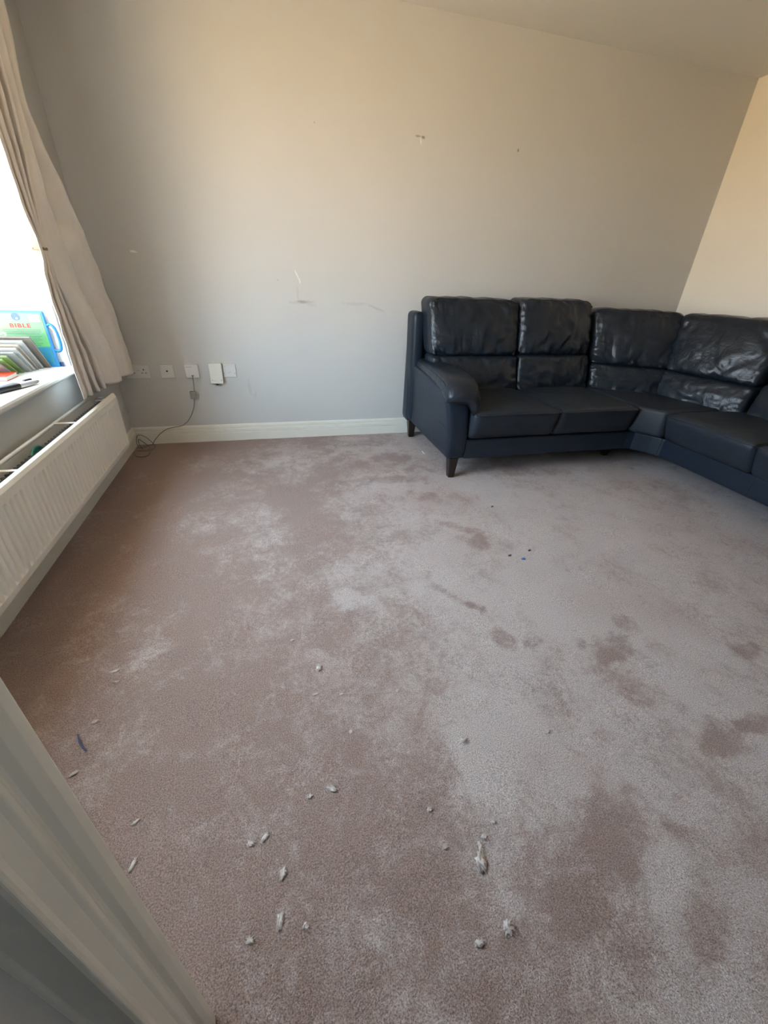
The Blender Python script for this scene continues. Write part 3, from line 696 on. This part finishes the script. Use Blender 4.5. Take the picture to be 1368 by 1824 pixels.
# ------------------------------------------------------------------ things on the sill
S = WZ0+.0005
bd = thing('board_book', 'big blue and green board book with red title and handle propped against window reveal', 'book', (-1.122, 2.486, S))
LB = Matrix.Rotation(math.radians(-3), 4, 'X')
bd.rotation_euler = (math.radians(-1.5), 0, 0)
bw, bh = .104, .252
o = link('back_cover', bx(-bw, bw, -.006, .010, 0, bh), M_blue, bd, bevel=.005)
o = link('front_panel', bx(-bw+.008, bw-.010, -.0075, -.005, .014, bh-.010), M_mint, bd, bevel=.001)
def text(s, size, x, z, mat, parent, off=.0006, bold=.0):
    cu = bpy.data.curves.new('t', 'FONT'); cu.body = s; cu.size = size; cu.extrude = .0004; cu.offset = bold; cu.align_x = 'CENTER'; cu.space_character = 1.22
    to = bpy.data.objects.new('t', cu); C.objects.link(to); dg = bpy.context.evaluated_depsgraph_get(); dg.update()
    me = bpy.data.meshes.new_from_object(to.evaluated_get(dg)); bpy.data.objects.remove(to)
    o = bpy.data.objects.new('title_lettering', me); C.objects.link(o); me.materials.clear(); me.materials.append(mat)
    o.parent = parent; o.location = (x, -.0078-off, z); o.rotation_euler = (PI/2, 0, 0); o.scale = (1.2, 1, 1); return o
text('BIBLE', .0250, -.004, .180, M_red, bd, bold=.0006)
bm = bmesh.new(); disc(bm, (-.010, -.0075, .226), (0, -1, 0), .017, 24, .0006); o = link('round_emblem', bm, simple('emblem_blue', (.02, .07, .17), .5, nscale=90, namt=.5, bump=0), bd)
bm = bmesh.new(); disc(bm, (-.007, -.0082, .219), (0, -1, 0), .0045, 14, .0004); link('emblem_patch', bm, simple('emblem_white', (.4, .4, .38), .5, bump=0), o)
o = link('barcode_panel', bx(.042, .084, -.0084, -.0072, .205, .236), simple('barcode_cream', (.32, .31, .27), .5, bump=0), bd)
bm = bmesh.new(); x = .050
while x < .077: wd = random.choice((.0006, .0012, .0018)); box(bm, x, x+wd, -.0088, -.0084, .212, .230); x += wd+random.choice((.0008, .0014))
link('barcode', bm, M_mark, o)
bm = bmesh.new()
for ln, zz_ in enumerate([.168, .160, .152, .140, .132, .124, .116, .108, .100]):
    wd = [.078, .076, .068, .074, .066, .070, .052, .070, .060][ln]; x = -.004-wd
    while x < -.004+wd: l_ = random.uniform(.004, .012); box(bm, x, min(x+l_, -.004+wd), -.0081, -.0074, zz_, zz_+.0028); x += l_+.002
link('blurb_text', bm, simple('blurb_grey', (.05, .10, .07), .6, bump=0), bd)
bm = bmesh.new(); tube(bm, smooth_path([(bw-.002, .002, .190), (bw+.012, .002, .194), (bw+.026, .002, .176), (bw+.032, .002, .130), (bw+.028, .002, .086), (bw+.014, .002, .074), (bw-.002, .002, .080)], 5), .0065, 10)
hd = link('handle', bm, M_blue, bd, smooth=True)
bm = bmesh.new(); tube(bm, smooth_path([(bw+.012, -.005, .187), (bw+.022, -.005, .168), (bw+.025, -.005, .150)], 4), .0032, 8);
link('handle_white_strip', bm, simple('handle_white', (.8, .88, .9), .4, bump=0), hd)  # white strip along the upper front of the handle
link('bottom_edge', bx(-bw, bw+.012, .010, .016, 0, .02), M_darkblue, bd)

# thin books leaning over one another towards the camera
specs = [ # x right edge, y foot, length, thick, tilt deg, cover, label
    (-1.062, 2.505, .190, .010, 36, 4, 'rearmost thin brown picture book leaning against the stack before the blue board book'),
    (-1.085, 2.480, .178, .010, 39, 2, 'thin white book second from the back of the leaning row on the sill'),
    (-1.094, 2.452, .165, .009, 41, 3, 'thin buff book third from the back of the leaning row on the sill'),
    (-1.098, 2.428, .155, .009, 43, 2, 'pale thin book in the middle of the leaning row on the sill'),
    (-1.104, 2.404, .140, .006, 45, 0, 'broad grey faced book fourth from the front of the leaning row'),
    (-1.125, 2.378, .128, .007, 47, 1, 'thin green edged book third from the front of the leaning row'),
    (-1.135, 2.352, .118, .006, 49, 1, 'slim green book second from the front of the leaning row'),
    (-1.142, 2.328, .108, .006, 51, 0, 'frontmost grey thin book of the leaning row above the red book')]
for (xr, yf_, ln, th, tilt, ci, lab) in specs:
    yf_ -= .030; xr += .010
    bk = thing('picture_book', lab, 'book', (xr-.06, yf_, S+.0005), 'thin books leaning on the windowsill'); bk.rotation_euler = (math.radians(tilt), 0, 0)
    wd = min(.15, (xr-.06)-(XG+.004)+.0) ; xl = -wd
    mt = M_covers[ci]
    link('front_cover', bx(xl, .06, -th/2, -th/2+.0016, 0, ln), mt, bk, bevel=.0006)
    link('rear_cover', bx(xl, .06, th/2-.0016, th/2, 0, ln), mt, bk, bevel=.0006)
    link('page_block', bx(xl+.002, .057, -th/2+.0016, th/2-.0016, .003, ln-.004), M_pages, bk)
t = thing('paper_tag', 'folded white paper strip poking up from top of the leaning books', 'paper', (-1.18, 2.39, .80))
bm = bmesh.new(); 
ps = [(-.03, 0, -.01), (.012, .01, .022), (.022, .005, .018), (.024, 0, -.005)]
for a, b_ in zip(ps, ps[1:]):
    A = [bm.verts.new(Vector(a)+Vector((0, d, 0))) for d in (0, .012)]; B = [bm.verts.new(Vector(b_)+Vector((0, d, 0))) for d in (0, .012)]
    bm.faces.new((A[0], A[1], B[1], B[0]))
o = link('paper_strip', bm, simple('white_paper', (.85, .85, .83), .6, bump=0), t); o.modifiers.new('s', 'SOLIDIFY').thickness = .0006
rb = thing('hardback_book', 'small orange red book lying flat on the windowsill behind the knife', 'book', (-1.165, 2.215, S)); rb.rotation_euler = (0, 0, .04)
link('cover', bx(-.095, .062, -.055, .050, 0, .0022), M_redcover, rb, bevel=.0008); link('top_cover', bx(-.095, .062, -.055, .050, .0178, .020), M_redcover, rb, bevel=.0008)
link('page_block', bx(-.093, .059, -.052, .047, .0022, .0178), M_pages, rb)
# box cutter
kn = thing('box_cutter', 'silver retractable box cutter with black grip on the front of the sill', 'knife', (-1.008, 2.02, S)); kn.rotation_euler = (0, 0, math.radians(-23)); kn.scale = (1.45, 1.1, 1.3)
bm = rbox(.0125, .095, .0085, .006, 6, 24, 5)
for q in bm.verts:
    t_ = (q.co.y+.095)/.19; q.co.x *= 1-.55*max(0, t_-.72)/.28; q.co.z *= 1-.4*max(0, t_-.8)/.2; q.co += Vector((0, 0, .0087))
link('handle', bm, simple('silver_paint', (.62, .64, .66), .35, metal=.3, bump=0), kn, smooth=True)
bm = rbox(.0138, .055, .0090, .007, 6, 18, 5)
for q in bm.verts: q.co += Vector((0, -.045, .0092)); q.co.y += .0
link('grip', bm, M_black, kn, smooth=True)
bm = rbox(.005, .016, .003, .0025, 4, 8, 3)
for q in bm.verts: q.co += Vector((0, .052, .0185))
link('slider', bm, M_black, kn, smooth=True)
link('slot', bx(-.0025, .0025, .012, .070, .0168, .0178), simple('slot_dark', (.12, .12, .13), .5, bump=0), kn)
link('blade_tip', prism([(-.0045, .088), (.0045, .088), (.003, .108), (-.002, .100)], 'z', .0075, .0085), M_chrome, kn)

# ------------------------------------------------------------------ bits on the carpet
def fluff(seed, size, stretch=1.4, mat=M_lint):
    rnd = random.Random(seed); bm = bmesh.new(); bmesh.ops.create_icosphere(bm, subdivisions=3, radius=size)
    for q in bm.verts:
        d = q.co.normalized(); k = 1+.75*noise.noise(d*2.1+Vector((seed, 0, 0)))+.65*noise.noise(d*5+Vector((0, seed, 0)))+.35*noise.noise(d*11+Vector((0, 0, seed)))
        q.co = Vector((q.co.x*k*stretch, q.co.y*k, max(-.2*size, q.co.z*k*.42)))
    for _ in range(22):                                       # loose fibres
        a = rnd.uniform(0, 2*PI); p = Vector((math.cos(a)*size*.6*stretch, math.sin(a)*size*.6, size*.2))
        tube(bm, smooth_path([p, p*1.5+Vector((0, 0, size*rnd.uniform(.1, .6))), p*rnd.uniform(1.7, 2.6)+Vector((rnd.uniform(-1, 1)*size*.6, rnd.uniform(-1, 1)*size*.6, size*.1))], 3), .00035, 4)
    return bm
def lint(x, y, size, label, seed, stretch=1.4, rz=0, mat=M_lint, name='lint_tuft', cat='lint', group='white fluff on the carpet'):
    size *= .72
    o = tag(link(name, fluff(seed, size, stretch, mat), mat, smooth=True), label, cat, group)
    o.location = (x, y, .002); o.rotation_euler = (0, 0, rz); return o
LINT = [(0.066, 0.915, 0.011, 1.3, 1.2, 'bright white fluff tuft alone near the middle of the carpet'), (0.352, 0.323, 0.014, 1.5, 1.3, 'largest pale fluff clump on the carpet front right of middle'), (0.363, 0.348, 0.006, 2, 1.5, 'thin upright wisp just behind the largest fluff clump'), (0.357, 0.215, 0.011, 1.4, 0.6, 'pale fluff clump nearest the bottom of the photo, right of centre'), (-0.078, 0.331, 0.007, 2.2, 1.3, 'elongated white wisp on the near carpet beside a round tuft'), (-0.03, 0.311, 0.006, 1.2, 0, 'small round tuft just right of the elongated white wisp'), (-0.137, 0.476, 0.007, 1.5, 0, 'greyish lint pair on carpet at left of the near area'), (-0.106, 0.482, 0.006, 2.2, 0.8, 'slanting white wisp next to the greyish lint on left'), (0.056, 0.546, 0.008, 1.8, -0.6, 'grey lint cluster on the carpet in front of the bright tuft'), (0.0, 0.542, 0.006, 1.3, 0, 'small beige tuft left of the grey lint cluster'), (0.276, 0.446, 0.006, 1.3, 0, 'small pale speck of fluff behind the largest clump, to its left'), (0.285, 0.367, 0.005, 1.5, 0.5, 'tiny fluff speck left of the largest clump'), (0.379, 0.364, 0.006, 1.3, 0, 'small fluff ball directly behind the largest clump'), (0.413, 0.387, 0.005, 1.3, 0, 'farther of the small fluff balls behind the largest clump'), (0.127, 0.681, 0.005, 1.2, 1.2, 'tiny white speck in front and right of the bright tuft'), (0.045, 0.822, 0.004, 2.5, 0.1, 'short white fibre just in front of the bright tuft'), (0.121, 0.805, 0.004, 1.6, 0.1, 'tiny crumb of fluff right of the short white fibre'), (0.292, 0.778, 0.005, 1.5, 0, 'small tuft on carpet right of the bright white tuft'), (0.425, 0.587, 0.009, 1.2, 0, 'pale flattened tuft in the lighter pile right of middle'), (0.674, 0.554, 0.007, 1.4, 0.4, 'grey tuft at the right in the lighter pile'), (-0.069, 0.405, 0.007, 2, 1.2, 'faint wispy fluff behind the elongated white wisp'), (-0.135, 0.317, 0.006, 1.3, 0, 'pale tuft closest to the door frame bottom'), (-0.557, 1.043, 0.006, 3, 0.3, 'long pale fibre on the carpet at far left near the radiator'), (-0.542, 1.0, 0.004, 2.4, 0, 'short pale fibre in front of the long fibre at left'), (-0.378, 0.496, 0.005, 3, 1.2, 'pale strand lying right beside the white door frame'), (-0.392, 0.581, 0.004, 2.6, 0.6, 'short strand on carpet by the middle of the door frame'), (-0.56, 0.871, 0.005, 1.8, 0.4, 'pale knot of fibre behind the navy thread'), (-0.567, 0.73, 0.005, 2.4, 0.5, 'pale fibre between the navy thread and the door frame'), (-0.011, 1.053, 0.004, 1.6, 0, 'tiny fluff speck behind and left of the bright tuft'), (0.29, 0.207, 0.007, 1.6, 0, 'flat faint tuft left of the nearest clump')]
for k, (x, y, s, st, rz, lab) in enumerate(LINT): lint(x, y, s, lab, k+3, st, rz)
CR = [(1.157, 1.813, .006, 'dark crumb on carpet nearest the front of the sofa'), (1.011, 1.359, .006, 'dark crumb on carpet left of the blue fleck'), (1.128, 1.378, .006, 'dark crumb on carpet behind the blue fleck')]
for k, (x, y, s, lab) in enumerate(CR): lint(x, y, s, lab, k+40, 1.8, .3, M_lintdark, 'crumb', 'crumb', 'dark crumbs on the carpet')
o = tag(link('plastic_fleck', fluff(77, .006, 1.3), M_bluebit, smooth=True), 'tiny blue fleck lying on the carpet among dark crumbs', 'fleck'); o.location = (1.060, 1.322, .002)
bm = bmesh.new(); tube(bm, smooth_path([(-.592, .838, .005), (-.585, .826, .008), (-.577, .810, .008), (-.566, .796, .006), (-.556, .786, .003)], 5), [.0010]+[.0024]*19+[.0008], 8)
tag(link('thread', bm, M_navythread, smooth=True), 'curved dark navy thread lying on the carpet near the door frame', 'thread')
o = tag(link('paper_scrap', bx(-.03, .03, -.004, .004, 0, .002), simple('scrap_white', (.8, .8, .78), .6, bump=0)), 'thin white scrap on the carpet below the left end of the sofa', 'scrap'); o.location = (1.035, 2.66, .006); o.rotation_euler = (0, 0, 1.5)
